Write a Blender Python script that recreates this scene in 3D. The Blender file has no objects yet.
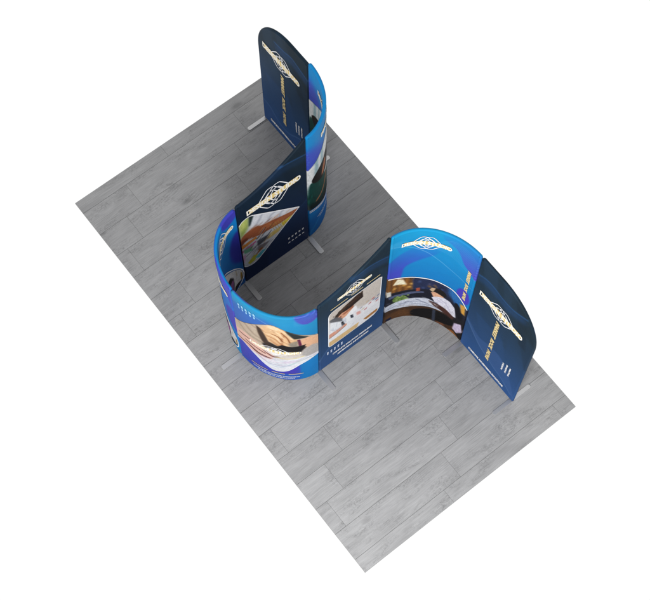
import bpy, math, random
import numpy as np

random.seed(4)
rng = np.random.default_rng(7)
C = bpy.context.scene.collection
S = bpy.context.scene

# ------------------------------------------------------------ camera
cam_d = bpy.data.cameras.new("camera")
cam = bpy.data.objects.new("camera", cam_d)
C.objects.link(cam)
cam.location = (6.68993876, -1.73844314, 13.6)
cam.rotation_euler = (0.366684794, 0.00246674980, 0.909420175)
cam_d.sensor_fit = 'HORIZONTAL'
cam_d.sensor_width = 36.0
cam_d.lens = 1384.42140 / 650.0 * 36.0
cam_d.clip_end = 500.0
S.camera = cam

# ------------------------------------------------------------ light
world = bpy.data.worlds.new("World")
S.world = world
world.use_nodes = True
bg = world.node_tree.nodes["Background"]
bg.inputs[0].default_value = (1.0, 1.0, 1.0, 1)
bg.inputs[1].default_value = 1.03


def area_lamp(name, loc, target, size, power, col=(1, 1, 1)):
    d = bpy.data.lights.new(name, 'AREA')
    d.shape = 'DISK'
    d.size = size
    d.energy = power
    d.color = col
    o = bpy.data.objects.new(name, d)
    C.objects.link(o)
    o.location = loc
    v = np.array(target, float) - np.array(loc, float)
    v /= np.linalg.norm(v)
    o.rotation_euler = (math.acos(-v[2]), 0, math.atan2(v[1], v[0]) - math.pi / 2)
    return o


area_lamp("softbox", (7.0, -2.8, 5.5), (5.2, 0.3, 0.0), 2.6, 840)

S.view_settings.view_transform = 'Standard'
S.view_settings.look = 'None'
S.view_settings.exposure = 0.0
S.view_settings.gamma = 1.0
S.cycles.max_bounces = 6
S.cycles.diffuse_bounces = 3


# ------------------------------------------------------------ helpers
def lin(c):
    c = np.asarray(c, float) / 255.0
    return np.where(c <= 0.04045, c / 12.92, ((c + 0.055) / 1.055) ** 2.4)


def principled(name, rough=0.5, spec=0.4, metal=0.0, base=None):
    m = bpy.data.materials.new(name)
    m.use_nodes = True
    b = m.node_tree.nodes["Principled BSDF"]
    b.inputs["Roughness"].default_value = rough
    b.inputs["Specular IOR Level"].default_value = spec
    b.inputs["Metallic"].default_value = metal
    if base is not None:
        b.inputs["Base Color"].default_value = (*base, 1)
    return m, m.node_tree, b


def link_obj(name, me, parent=None):
    o = bpy.data.objects.new(name, me)
    C.objects.link(o)
    if parent is not None:
        o.parent = parent
    return o


def mesh_np(name, V, F, mat, parent=None, col=None, smooth=True):
    """V (n,3), F list of quads (array) or list of index tuples; parent offset removed"""
    V = np.asarray(V, float)
    if parent is not None:
        off = np.array(parent.location)
        pp = parent.parent
        while pp is not None:
            off = off + np.array(pp.location)
            pp = pp.parent
        V = V - off
    me = bpy.data.meshes.new(name)
    if isinstance(F, np.ndarray):
        n, k = F.shape
        me.vertices.add(len(V))
        me.vertices.foreach_set("co", V.astype(np.float32).ravel())
        me.loops.add(n * k)
        me.loops.foreach_set("vertex_index", F.astype(np.int32).ravel())
        me.polygons.add(n)
        me.polygons.foreach_set("loop_start", np.arange(0, n * k, k, dtype=np.int32))
        me.update(calc_edges=True)
    else:
        me.from_pydata(V.tolist(), [], F)
        me.update()
    me.polygons.foreach_set("use_smooth", np.full(len(me.polygons), smooth))
    if col is not None:
        a = me.color_attributes.new("Col", 'FLOAT_COLOR', 'POINT')
        buf = np.ones((len(V), 4), np.float32)
        buf[:, :3] = col
        a.data.foreach_set("color", buf.ravel())
    me.materials.append(mat)
    me.validate()
    return link_obj(name, me, parent)


# ------------------------------------------------------------ materials
# dye-sublimated stretch fabric: the printed artwork is a colour attribute, plus a fine knit weave
m_print, nt, b = principled("printed_fabric", 0.6, 0.07)
at = nt.nodes.new("ShaderNodeVertexColor")
at.layer_name = "Col"
tc = nt.nodes.new("ShaderNodeTexCoord")
nz = nt.nodes.new("ShaderNodeTexNoise")
nz.inputs["Scale"].default_value = 9.0
nz.inputs["Detail"].default_value = 5.0
mr = nt.nodes.new("ShaderNodeMapRange")
mr.inputs[3].default_value = 0.93
mr.inputs[4].default_value = 1.07
mx = nt.nodes.new("ShaderNodeMix")
mx.data_type = 'RGBA'
mx.blend_type = 'MULTIPLY'
mx.inputs[0].default_value = 1.0
nt.links.new(tc.outputs["Object"], nz.inputs["Vector"])
nt.links.new(nz.outputs["Fac"], mr.inputs[0])
nt.links.new(at.outputs["Color"], mx.inputs[6])
nt.links.new(mr.outputs[0], mx.inputs[7])
nt.links.new(mx.outputs[2], b.inputs["Base Color"])
wv = nt.nodes.new("ShaderNodeTexNoise")
wv.inputs["Scale"].default_value = 3.2
wv.inputs["Detail"].default_value = 2.0
bp = nt.nodes.new("ShaderNodeBump")
bp.inputs["Strength"].default_value = 0.12
bp.inputs["Distance"].default_value = 0.02
nt.links.new(tc.outputs["Object"], wv.inputs["Vector"])
nt.links.new(wv.outputs["Fac"], bp.inputs["Height"])
nt.links.new(bp.outputs["Normal"], b.inputs["Normal"])


def ink(name, rgb, dens=0.62):
    m, nt, b = principled(name, 0.5, 0.1)
    n = nt.nodes.new("ShaderNodeTexNoise")
    n.inputs["Scale"].default_value = 14.0
    r = nt.nodes.new("ShaderNodeValToRGB")
    c = lin(rgb) * dens
    r.color_ramp.elements[0].position = 0.3
    r.color_ramp.elements[0].color = (*(c * 0.9), 1)
    r.color_ramp.elements[1].position = 0.7
    r.color_ramp.elements[1].color = (*np.minimum(c * 1.06, 0.9), 1)
    nt.links.new(n.outputs["Fac"], r.inputs["Fac"])
    nt.links.new(r.outputs["Color"], b.inputs["Base Color"])
    return m


m_white = ink("white_ink", (250, 250, 252))
m_cream = ink("cream_ink", (255, 250, 236))
m_pale = ink("pale_ink", (205, 216, 238))
m_sky = ink("pale_sky_ink", (150, 200, 236))
m_gold = ink("gold_ink", (230, 208, 152))
m_bar = ink("gold_bar_ink", (236, 208, 138))

# brushed steel feet
m_foot, nt, b = principled("brushed_steel", 0.34, 0.5, 0.82, (0.43, 0.43, 0.435))
fc = nt.nodes.new("ShaderNodeTexCoord")
n = nt.nodes.new("ShaderNodeTexNoise")
n.inputs["Scale"].default_value = 3.0
r = nt.nodes.new("ShaderNodeMapRange")
r.inputs[3].default_value = 0.30
r.inputs[4].default_value = 0.40
nt.links.new(fc.outputs["Object"], n.inputs["Vector"])
nt.links.new(n.outputs["Fac"], r.inputs[0])
nt.links.new(r.outputs[0], b.inputs["Roughness"])

# grey oak laminate planks (UV: metres along the plank = v, across = u, shifted per plank)
m_plank, nt, b = principled("grey_oak_laminate", 0.5, 0.3)
N = nt.nodes.new
L_ = nt.links.new
uv = N("ShaderNodeUVMap")
uv.uv_map = "plank"


def mapped(scale, src=None):
    mp = N("ShaderNodeMapping")
    mp.inputs["Scale"].default_value = scale
    L_(src or uv.outputs["UV"], mp.inputs["Vector"])
    return mp.outputs["Vector"]


def noise(vec, scale, detail=4.0, rough=0.55, dist=0.0):
    q = N("ShaderNodeTexNoise")
    q.inputs["Scale"].default_value = scale
    q.inputs["Detail"].default_value = detail
    q.inputs["Roughness"].default_value = rough
    q.inputs["Distortion"].default_value = dist
    L_(vec, q.inputs["Vector"])
    return q.outputs["Fac"]


def ramp(fac, p0, v0, p1, v1):
    q = N("ShaderNodeMapRange")
    q.inputs[1].default_value = p0
    q.inputs[2].default_value = p1
    q.inputs[3].default_value = v0
    q.inputs[4].default_value = v1
    L_(fac, q.inputs[0])
    return q.outputs[0]


def mul(a_, b_):
    q = N("ShaderNodeMath")
    q.operation = 'MULTIPLY'
    for i, v in enumerate((a_, b_)):
        if isinstance(v, (int, float)):
            q.inputs[i].default_value = v
        else:
            L_(v, q.inputs[i])
    return q.outputs[0]


warp = noise(mapped((5.0, 1.6, 1)), 1.0, 2.0)
fine = ramp(noise(mapped((95.0, 5.0, 1)), 1.0, 5.0, 0.6), 0.28, 0.84, 0.72, 1.12)
streak = ramp(noise(mapped((34.0, 1.7, 1)), 1.0, 4.0, 0.6, 0.6), 0.3, 0.93, 0.7, 1.06)
cloud = ramp(noise(mapped((6.5, 2.2, 1)), 1.0, 3.0, 0.55, 0.8), 0.34, 0.90, 0.60, 1.03)
# cathedral figure: wavy rings where the low noise peaks
wave = N("ShaderNodeTexWave")
wave.wave_type = 'RINGS'
wave.rings_direction = 'Z'
wave.inputs["Scale"].default_value = 3.4
wave.inputs["Distortion"].default_value = 5.0
wave.inputs["Detail"].default_value = 3.0
wave.inputs["Detail Scale"].default_value = 1.4
L_(mapped((5.5, 0.8, 1)), wave.inputs["Vector"])
fig_mask = ramp(noise(mapped((5.0, 1.9, 1)), 1.0, 2.0, 0.5, 0.4), 0.53, 0.0, 0.66, 1.0)
ring_inv = ramp(wave.outputs["Fac"], 0.0, 0.16, 0.45, 0.0)
fig = N("ShaderNodeMath")
fig.operation = 'SUBTRACT'
fig.inputs[0].default_value = 1.0
L_(mul(fig_mask, ring_inv), fig.inputs[1])
# dark heartwood flecks, gathered in drifts
drift = ramp(noise(mapped((7.5, 2.0, 1)), 1.0, 3.0, 0.55, 0.9), 0.47, 0.0, 0.64, 1.0)
fleck = ramp(noise(mapped((30.0, 15.0, 1)), 1.0, 4.0, 0.60, 2.4), 0.44, 0.0, 0.66, 0.34)
fl = N("ShaderNodeMath")
fl.operation = 'SUBTRACT'
fl.inputs[0].default_value = 1.0
L_(mul(drift, fleck), fl.inputs[1])
# knots
vor = N("ShaderNodeTexVoronoi")
vor.inputs["Scale"].default_value = 1.0
L_(mapped((3.3, 1.45, 1)), vor.inputs["Vector"])
kn = ramp(vor.outputs["Distance"], 0.05, 0.72, 0.13, 1.0)
tone_at = N("ShaderNodeVertexColor")
tone_at.layer_name = "Tone"
t = mul(mul(mul(mul(fine, streak), cloud), fl.outputs[0]), mul(fig.outputs[0], kn))
mxp = N("ShaderNodeMix")
mxp.data_type = 'RGBA'
mxp.blend_type = 'MULTIPLY'
mxp.inputs[0].default_value = 1.0
L_(tone_at.outputs["Color"], mxp.inputs[6])
L_(t, mxp.inputs[7])
L_(mxp.outputs[2], b.inputs["Base Color"])
bmp = N("ShaderNodeBump")
bmp.inputs["Strength"].default_value = 0.15
bmp.inputs["Distance"].default_value = 0.002
L_(fine, bmp.inputs["Height"])
L_(bmp.outputs["Normal"], b.inputs["Normal"])

m_groove, nt, b = principled("dark_plank_joint", 0.8, 0.1, 0, (0.07, 0.07, 0.07))
n = nt.nodes.new("ShaderNodeTexNoise")
n.inputs["Scale"].default_value = 30.0
r = nt.nodes.new("ShaderNodeMapRange")
r.inputs[3].default_value = 0.05
r.inputs[4].default_value = 0.08
nt.links.new(n.outputs["Fac"], r.inputs[0])
nt.links.new(r.outputs[0], b.inputs["Base Color"])

# ------------------------------------------------------------ setting
FL, FW, PW = 5.0405, 2.748, 0.31503     # floor length, width, plank width
joints = [1.13, 0.56, 0.35, 0.14, 0.58, 0.35, 0.14, 1.36, 1.13, 0.57, 0.35, 0.14, 0.585, 0.35, 0.135, 1.35, 1.13]
V, F, UV, TN, MI = [], [], [], [], []


def quad(p, mat, uvs=None, tone=(0.2, 0.2, 0.2)):
    i = len(V)
    V.extend(p)
    F.append(tuple(range(i, i + 4)))
    UV.extend(uvs or [(0, 0)] * 4)
    TN.extend([tone] * 4)
    MI.append(mat)


G = 0.0016
zt, zb = 0.0, -0.0025
for k in range(17):
    x0 = max(0.0, (k - 0.5) * PW)
    x1 = min(FL, (k + 0.5) * PW)
    cuts = [0.0] + sorted(c for c in (joints[k] - 1.44, joints[k], joints[k] + 1.44) if 0.02 < c < FW - 0.02) + [FW]
    ox = rng.uniform(0, 40)
    for a, c in zip(cuts[:-1], cuts[1:]):
        xa, xb = x0 + (G if k else 0), x1 - (G if k < 16 else 0)
        ya, yb = a + (G * .6 if a > 0 else 0), c - (G * .6 if c < FW else 0)
        sx, sy = rng.uniform(0, 60), rng.uniform(0, 60)
        tone = 0.212 * rng.uniform(0.975, 1.025)
        tc_ = (tone * 1.0, tone, tone * 1.012)
        quad([(xa, ya, zt), (xb, ya, zt), (xb, yb, zt), (xa, yb, zt)], 0,
             [(xa + sx, ya + sy), (xb + sx, ya + sy), (xb + sx, yb + sy), (xa + sx, yb + sy)], tc_)
        for (p, q) in (((xa, ya), (xb, ya)), ((xb, ya), (xb, yb)), ((xb, yb), (xa, yb)), ((xa, yb), (xa, ya))):
            quad([(p[0], p[1], zb), (q[0], q[1], zb), (q[0], q[1], zt), (p[0], p[1], zt)], 0,
                 [(p[0] + sx, p[1] + sy), (q[0] + sx, q[1] + sy)] * 2, tc_)
e = 0.0
quad([(0, 0, zb), (FL, 0, zb), (FL, FW, zb), (0, FW, zb)], 1)
zd = -0.029
for (p, q) in (((0, 0), (FL, 0)), ((FL, 0), (FL, FW)), ((FL, FW), (0, FW)), ((0, FW), (0, 0))):
    quad([(p[0], p[1], zd), (q[0], q[1], zd), (q[0], q[1], zb), (p[0], p[1], zb)], 0,
         [(p[0], p[1]), (q[0], q[1])] * 2, (0.2, 0.2, 0.2))
me = bpy.data.meshes.new("floor")
me.from_pydata([tuple(map(float, v)) for v in V], [], F)
ul = me.uv_layers.new(name="plank")
for i, w in enumerate(UV):
    ul.data[i].uv = w
a = me.color_attributes.new("Tone", 'FLOAT_COLOR', 'CORNER')
for i, w in enumerate(TN):
    a.data[i].color = (*w, 1)
me.materials.append(m_plank)
me.materials.append(m_groove)
for i, w in enumerate(MI):
    me.polygons[i].material_index = w
floor = link_obj("floor", me)
floor["kind"] = "structure"


# ------------------------------------------------------------ artwork painter (panel metres -> print colour)
INK = 0.52           # ink density on the knitted polyester


class Art:
    """A print canvas in panel metres: u to the right as you face the panel, z up."""

    def __init__(self, w, h, res=0.003, u0=0.0, z0=0.0):
        self.res, self.u0, self.z0 = res, u0, z0
        self.nu, self.nz = int(w / res) + 2, int(h / res) + 2
        self.U, self.Z = np.meshgrid(u0 + np.arange(self.nu) * res, z0 + np.arange(self.nz) * res)
        self.a = np.zeros((self.nz, self.nu, 3))

    def paint(self, m, c):
        c = np.asarray(c, float)
        self.a = self.a * (1 - m[..., None]) + c * m[..., None]

    def base(self, top, bot, z0, z1):
        t = np.clip((self.Z - z0) / (z1 - z0), 0, 1)[..., None]
        self.a = np.asarray(bot, float) * (1 - t) + np.asarray(top, float) * t

    def inside(self, poly):
        P = np.asarray(poly, float)
        acc = np.zeros(self.U.shape)
        for du, dz in ((-.25, -.25), (.25, -.25), (-.25, .25), (.25, .25)):
            X, Y = self.U + du * self.res, self.Z + dz * self.res
            m = np.zeros(X.shape, bool)
            for (x1, y1), (x2, y2) in zip(P, np.roll(P, -1, 0)):
                if y1 == y2:
                    continue
                c = ((y1 > Y) != (y2 > Y)) & (X < (x2 - x1) * (Y - y1) / (y2 - y1) + x1)
                m ^= c
            acc += m
        return acc / 4

    def blur(self, m, s):
        k = int(round(s / self.res))
        if k < 1:
            return m
        for _ in range(2):
            for ax in (0, 1):
                pad = [(0, 0), (0, 0)]
                pad[ax] = (k + 1, k)
                c = np.cumsum(np.pad(m, pad, mode='edge'), axis=ax)
                n = 2 * k + 1
                m = (c[n:] - c[:-n]) / n if ax == 0 else (c[:, n:] - c[:, :-n]) / n
        return m

    def fill(self, poly, c, al=1.0, soft=0.0, smooth=0):
        P = np.asarray(poly, float)
        for _ in range(smooth):                       # Chaikin corner cutting
            Q = np.roll(P, -1, 0)
            P = np.stack([P * .75 + Q * .25, P * .25 + Q * .75], 1).reshape(-1, 2)
        self.paint(self.blur(self.inside(P), soft) * al, c)

    def oval(self, u, z, ru, rz, c, al=1.0, soft=0.0):
        d = np.sqrt(((self.U - u) / ru) ** 2 + ((self.Z - z) / rz) ** 2)
        m = np.clip((1 - d) * min(ru, rz) / self.res + .5, 0, 1)
        self.paint(self.blur(m, soft) * al, c)

    def line(self, pts, w, c, al=1.0, soft=0.0):
        P = curve(pts, 12)
        d = np.full(self.U.shape, 9.0)
        for p, q in zip(P[:-1], P[1:]):
            e = q - p
            t = np.clip(((self.U - p[0]) * e[0] + (self.Z - p[1]) * e[1]) / max(e @ e, 1e-12), 0, 1)
            d = np.minimum(d, np.hypot(self.U - p[0] - t * e[0], self.Z - p[1] - t * e[1]))
        m = np.clip((w / 2 - d) / self.res + .5, 0, 1)
        self.paint(self.blur(m, soft) * al, c)

    def grain(self, amp, su, sz):
        """printed-photograph texture: smooth value noise"""
        nu, nz = int(self.nu * self.res / su) + 3, int(self.nz * self.res / sz) + 3
        g = rng.normal(size=(nz, nu))
        x, y = (self.U - self.u0) / su, (self.Z - self.z0) / sz
        i, j = x.astype(int), y.astype(int)
        fx, fy = x - i, y - j
        fx, fy = fx * fx * (3 - 2 * fx), fy * fy * (3 - 2 * fy)
        v = (g[j, i] * (1 - fx) + g[j, i + 1] * fx) * (1 - fy) + (g[j + 1, i] * (1 - fx) + g[j + 1, i + 1] * fx) * fy
        self.a = np.clip(self.a * (1 + amp * v[..., None]), 0, 255)

    def paste(self, other, top, bot):
        """print a picture into this canvas between two edge curves"""
        top, bot = np.asarray(top), np.asarray(bot)
        m = (self.Z < np.interp(self.U, top[:, 0], top[:, 1])) & (self.Z > np.interp(self.U, bot[:, 0], bot[:, 1]))
        x = np.clip(((self.U - other.u0) / other.res).astype(int), 0, other.nu - 1)
        y = np.clip(((self.Z - other.z0) / other.res).astype(int), 0, other.nz - 1)
        self.a = np.where(m[..., None], other.a[y, x], self.a)

    def sample(self, u, z):
        x = np.clip((u - self.u0) / self.res, 0, self.nu - 1.001)
        y = np.clip((z - self.z0) / self.res, 0, self.nz - 1.001)
        i, j = x.astype(int), y.astype(int)
        fx, fy = (x - i)[..., None], (y - j)[..., None]
        A = self.a
        c = (A[j, i] * (1 - fx) + A[j, i + 1] * fx) * (1 - fy) + (A[j + 1, i] * (1 - fx) + A[j + 1, i + 1] * fx) * fy
        return lin(np.clip(c, 0, 250)) * INK


def curve(pts, n=10):
    """Catmull-Rom through the points"""
    P = np.asarray(pts, float)
    if len(P) < 3:
        return P
    Q = np.vstack([2 * P[0] - P[1], P, 2 * P[-1] - P[-2]])
    out = []
    for i in range(1, len(Q) - 2):
        for t in np.linspace(0, 1, n, endpoint=False):
            a, b_, c, d = Q[i - 1], Q[i], Q[i + 1], Q[i + 2]
            out.append(.5 * (2 * b_ + (c - a) * t + (2 * a - 5 * b_ + 4 * c - d) * t * t + (3 * b_ - 3 * c + d - a) * t ** 3))
    out.append(P[-1])
    return np.array(out)


# ------------------------------------------------------------ panel geometry
TH = 0.0175          # half thickness: the tube frame inside the fabric sleeve
Z0 = 0.012           # underside of the sleeve, carried by the feet
HI, LO = 2.262, 1.82


def arc(c, rx, ry, t0, t1, n=400):
    t = np.linspace(t0, t1, n)
    return np.stack([c[0] + rx * np.cos(t), c[1] + ry * np.sin(t)], 1)


class Path:
    def __init__(self, P):
        P = np.asarray(P, float)
        d = np.r_[0, np.cumsum(np.hypot(*np.diff(P, axis=0).T))]
        self.L = d[-1]
        self.s = np.linspace(0, self.L, 500)
        self.P = np.stack([np.interp(self.s, d, P[:, 0]), np.interp(self.s, d, P[:, 1])], 1)
        t = np.gradient(self.P, axis=0)
        t /= np.hypot(*t.T)[:, None]
        self.n = np.stack([t[:, 1], -t[:, 0]], 1)          # to the right of travel

    def at(self, u, z, off, side):
        """u as seen by someone facing that side; off = distance from the centre sheet"""
        u, z, off = np.broadcast_arrays(np.asarray(u, float), np.asarray(z, float), np.asarray(off, float))
        s = u if side > 0 else self.L - u
        x = np.interp(s, self.s, self.P[:, 0])
        y = np.interp(s, self.s, self.P[:, 1])
        nx = np.interp(s, self.s, self.n[:, 0]) * side
        ny = np.interp(s, self.s, self.n[:, 1]) * side
        return np.stack([x + nx * off, y + ny * off, z], -1)


def corner(d, r):
    d = np.clip(d, 0, r)
    return r - np.sqrt(np.maximum(r * r - (r - d) ** 2, 0))


class Panel:
    def __init__(self, name, label, path, side, top, group='panels of the winding exhibition display', category='display panel'):
        self.path = Path(path)
        self.side = side
        self.L = self.path.L
        self.top = top                                  # height of the outline over u (front side)
        mid = self.path.at(self.L / 2, 0.0, 0.0, 1)
        self.root = bpy.data.objects.new(name, None)
        C.objects.link(self.root)
        self.root.location = tuple(mid)
        self.root.empty_display_size = 0.2
        self.root['label'] = label
        self.root['category'] = category
        self.root['group'] = group

    def h(self, u):
        e = 0.0015
        return self.top(u) - corner(np.minimum(u - e, self.L - e - u), 0.03)

    def cover(self, art_front, art_back, fine_back=False):
        """stretch fabric sleeve: two printed faces and the round rim over the tube"""
        e = 0.0015
        r = TH
        # outline, counter-clockwise as seen from the front
        uu = np.unique(np.r_[np.linspace(e, e + .06, 24), np.linspace(e, self.L - e, 260), np.linspace(self.L - e - .06, self.L - e, 24)])
        topz = self.h(uu)
        nb = 120
        bot = np.stack([np.linspace(e, self.L - e, nb), np.full(nb, Z0)], 1)
        nr = max(int((topz[-1] - Z0) / .02), 4)
        right = np.stack([np.full(nr, self.L - e), np.linspace(Z0, topz[-1], nr)], 1)
        tp = np.stack([uu, topz], 1)[::-1]
        nl = max(int((topz[0] - Z0) / .02), 4)
        left = np.stack([np.full(nl, e), np.linspace(topz[0], Z0, nl)], 1)
        O = np.vstack([bot[:-1], right[:-1], tp[:-1], left[:-1]])
        tg = np.roll(O, -1, 0) - np.roll(O, 1, 0)
        tg /= np.maximum(np.hypot(*tg.T), 1e-9)[:, None]
        nn = np.stack([tg[:, 1], -tg[:, 0]], 1)           # outward
        I = O - nn * r                                    # inset loop
        I[:, 1] = np.maximum(I[:, 1], Z0 + r)
        I[:, 0] = np.clip(I[:, 0], e + r, self.L - e - r)
        nt0 = (nb - 1) + (nr - 1)
        T = I[nt0:nt0 + len(uu) - 1][::-1]
        o = np.argsort(T[:, 0], kind='stable')
        Tu, Tz = T[o, 0], T[o, 1]
        f_ = r - 0.002
        Vs, Fs, Cs = [], [], []
        cnt = 0
        for sd, res, art in ((1, 0.005, art_front), (-1, 0.005 if fine_back else 0.014, art_back)):
            nu = int((self.L - 2 * r) / res)
            nz = int((self.top(self.L / 2) - Z0) / res)
            g_ = r * .8
            u = np.linspace(e + r + g_, self.L - e - r - g_, nu)
            hz = np.interp(u, Tu, Tz) - g_
            w = np.linspace(0, 1, nz)
            Uu = np.repeat(u[None], nz, 0)
            Zz = Z0 + r + g_ + w[:, None] * (hz[None] - Z0 - r - g_)
            Vs.append(self.path.at(Uu, Zz, f_ * sd, self.side).reshape(-1, 3))
            Cs.append(art.sample(Uu if sd > 0 else self.L - Uu, Zz).reshape(-1, 3))
            idx = np.arange(nu * nz).reshape(nz, nu) + cnt
            q = np.stack([idx[:-1, :-1], idx[:-1, 1:], idx[1:, 1:], idx[1:, :-1]], -1).reshape(-1, 4)
            if sd * self.side < 0 or False:
                q = q[:, ::-1]
            Fs.append(q)
            cnt += nu * nz
        K = 9
        ph = np.linspace(0, math.pi, K)
        n = len(I)
        ring = []
        # the lip where the cloth leaves the tube and drops onto the flat face
        J = I - nn * r * .9
        J[:, 0] = np.clip(J[:, 0], e + r * 1.85, self.L - e - r * 1.85)
        J[:, 1] = np.maximum(J[:, 1], Z0 + r * 1.85)
        prof = [(J, f_ - .0004, 1)] + [(I + (O - I) * math.sin(a_), r * math.cos(a_), math.cos(a_)) for a_ in ph] + [(J, -f_ + .0004, -1)]
        K += 2
        for D, of, cs in prof:
            ring.append(self.path.at(D[:, 0], D[:, 1], of, self.side))
            af = art_front.sample(D[:, 0], D[:, 1])
            ab = art_back.sample(self.L - D[:, 0], D[:, 1])
            Cs.append(af if cs > -0.3 else ab)
        Vs.append(np.stack(ring).reshape(-1, 3))
        idx = np.arange(K * n).reshape(K, n) + cnt
        nx_ = np.roll(idx, -1, 1)
        q = np.stack([idx[:-1], idx[1:], nx_[1:], nx_[:-1]], -1).reshape(-1, 4)
        Fs.append(q if self.side > 0 else q[:, ::-1])
        self.cov = mesh_np("printed_cover", np.vstack(Vs), np.vstack(Fs), m_print, self.root, np.vstack(Cs))
        return self.cov

    # --- printed pieces lying on a face, lifted a millimetre or two
    def photo(self, top, bot, art, side=None, off=0.0012, res=0.0035, name="photo_print"):
        sd = side or self.side
        top, bot = np.asarray(top), np.asarray(bot)
        u0, u1 = max(top[0, 0], bot[0, 0]), min(top[-1, 0], bot[-1, 0])
        nu = int((u1 - u0) / res)
        u = np.linspace(u0, u1, nu)
        a_, c_ = np.interp(u, top[:, 0], top[:, 1]), np.interp(u, bot[:, 0], bot[:, 1])
        nz = int((a_ - c_).max() / res)
        w = np.linspace(0, 1, nz)[:, None]
        Zz = c_[None] + w * np.maximum(a_ - c_, 0)[None]
        Uu = np.repeat(u[None], nz, 0)
        Vv = self.path.at(Uu, Zz, TH + off, sd).reshape(-1, 3)
        idx = np.arange(nu * nz).reshape(nz, nu)
        q = np.stack([idx[:-1, :-1], idx[:-1, 1:], idx[1:, 1:], idx[1:, :-1]], -1).reshape(-1, 4)
        if sd < 0:
            q = q[:, ::-1]
        return mesh_np(name, Vv, q, m_print, self.root, art.sample(Uu, Zz).reshape(-1, 3))

    def ribbons(self, name, polys, w, mat, parent, side=None, off=0.002, closed=False, step=0.012):
        sd = side or self.side
        Vs, Fs, c = [], [], 0
        for P in polys:
            P = np.asarray(P, float)
            if closed:
                P = np.vstack([P, P[:1]])
            d = np.r_[0, np.cumsum(np.hypot(*np.diff(P, axis=0).T))]
            n = max(int(d[-1] / step), 2)
            s = np.unique(np.r_[np.linspace(0, d[-1], n), d])
            Q = np.stack([np.interp(s, d, P[:, 0]), np.interp(s, d, P[:, 1])], 1)
            t = np.gradient(Q, axis=0)
            t /= np.maximum(np.hypot(*t.T), 1e-9)[:, None]
            nn = np.stack([-t[:, 1], t[:, 0]], 1) * w / 2
            n = len(Q)
            A, B = Q - nn, Q + nn
            Vs.append(self.path.at(A[:, 0], A[:, 1], TH + off, sd))
            Vs.append(self.path.at(B[:, 0], B[:, 1], TH + off, sd))
            i = np.arange(n - 1) + c
            f = np.stack([i, i + 1, i + 1 + n, i + n], 1)
            Fs.append(f if sd > 0 else f[:, ::-1])
            c += 2 * n
        return mesh_np(name, np.vstack(Vs), np.vstack(Fs), mat, parent, smooth=False)

    def text(self, name, items, mat, parent, side=None, off=0.0026, lean=0.0, bold=0.045):
        """items: (string, u, z, width, height, turn) - box centre and size; turn -1 reads downwards"""
        sd = side or self.side
        out = None
        for st, u, z, w, h, turn in items:
            v, f = glyphs(st, bold, lean)
            v = v.copy()
            lo, hi = v.min(0), v.max(0)
            v = (v - (lo + hi) / 2) / (hi - lo) * np.array([w, h])
            if turn:
                v = np.stack([v[:, 1], -v[:, 0]], 1) * (1 if turn < 0 else -1)
            F_ = [k if sd > 0 else k[::-1] for k in f]
            out = mesh_np(name, self.path.at(u + v[:, 0], z + v[:, 1], TH + off, sd), F_, mat, parent, smooth=False)
        return out

    def shapes(self, name, groups, mat, parent, side=None, off=0.002):
        """one part per group of outlines (a pictogram and the strip under it)"""
        sd = side or self.side
        for polys in groups:
            for nm, P in zip((name, name + "_caption"), polys):
                P = np.asarray(P, float)
                k = tuple(range(len(P)))
                mesh_np(nm, self.path.at(P[:, 0], P[:, 1], TH + off, sd), [k if sd > 0 else k[::-1]], mat, parent, smooth=False)

    def rules(self, name, polys, w, mat):
        for P in polys:
            self.ribbons(name, [P], w, mat, self.root)

    def logo(self, u, z, L, side=None, lh=None, eh=0.29, wide=0.25):
        """interlaced diamond emblem crossed by the gold bar that carries the name"""
        lh = lh or L * 0.165

        def diamond(cu, s):
            a_, b_ = wide * L * s, eh * L * s
            P = [(a_, 0), (a_ * .22, b_), (-a_ * .22, b_), (-a_, 0), (-a_ * .22, -b_), (a_ * .22, -b_)]
            P = np.array(P)
            for cut in (.12, .25):
                Q = np.roll(P, -1, 0)
                P = np.stack([P * (1 - cut) + Q * cut, P * cut + Q * (1 - cut)], 1).reshape(-1, 2)
            return P + [u + cu, z]
        o = .062 * L
        polys = [diamond(-o, 1), diamond(o, 1), diamond(-o * .8, .62), diamond(o * .8, .62)]
        lg = self.ribbons("logo", polys, 0.011 * L / .6, m_white, self.root, side, 0.0016, closed=True, step=.02)
        n = 14
        us = np.linspace(u - L * .455, u + L * .455, n)
        bar = self.ribbons("bar", [np.stack([us, np.full(n, z)], 1)], lh * .96, m_bar, lg, side, 0.0024)
        ltr = self.text("lettering", [("DESIGN STUDIO", u, z, L, lh, 0)], m_cream, lg, side, 0.0032)
        return lg

    def foot(self, x, y, ax, ends=(0.245, 0.245), w=0.05, far=False):
        """flat steel bar under the joint"""
        t = 0.0105
        a0, a1 = -ends[0], ends[1]
        c_ = 0.012
        prof = [(a0, -w / 2 + c_), (a0 + c_, -w / 2), (a1 - c_, -w / 2), (a1, -w / 2 + c_), (a1, w / 2 - c_), (a1 - c_, w / 2), (a0 + c_, w / 2), (a0, w / 2 - c_)]
        rings = []
        for zz, k in ((0.0006, 0.0), (t - .0015, 0.0), (t - .0004, .0006), (t, .002)):
            for (p, q) in prof:
                p = p - math.copysign(k, p)
                q = q - math.copysign(k, q)
                rings.append((x + (p if ax == 'x' else -q), y + (q if ax == 'x' else p), zz))
        F_ = []
        for lv in range(3):
            for i in range(8):
                j = (i + 1) % 8
                F_.append((lv * 8 + i, lv * 8 + j, lv * 8 + 8 + j, lv * 8 + 8 + i))
        F_.append(tuple(range(24, 32)))
        F_.append(tuple(range(7, -1, -1)))
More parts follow.
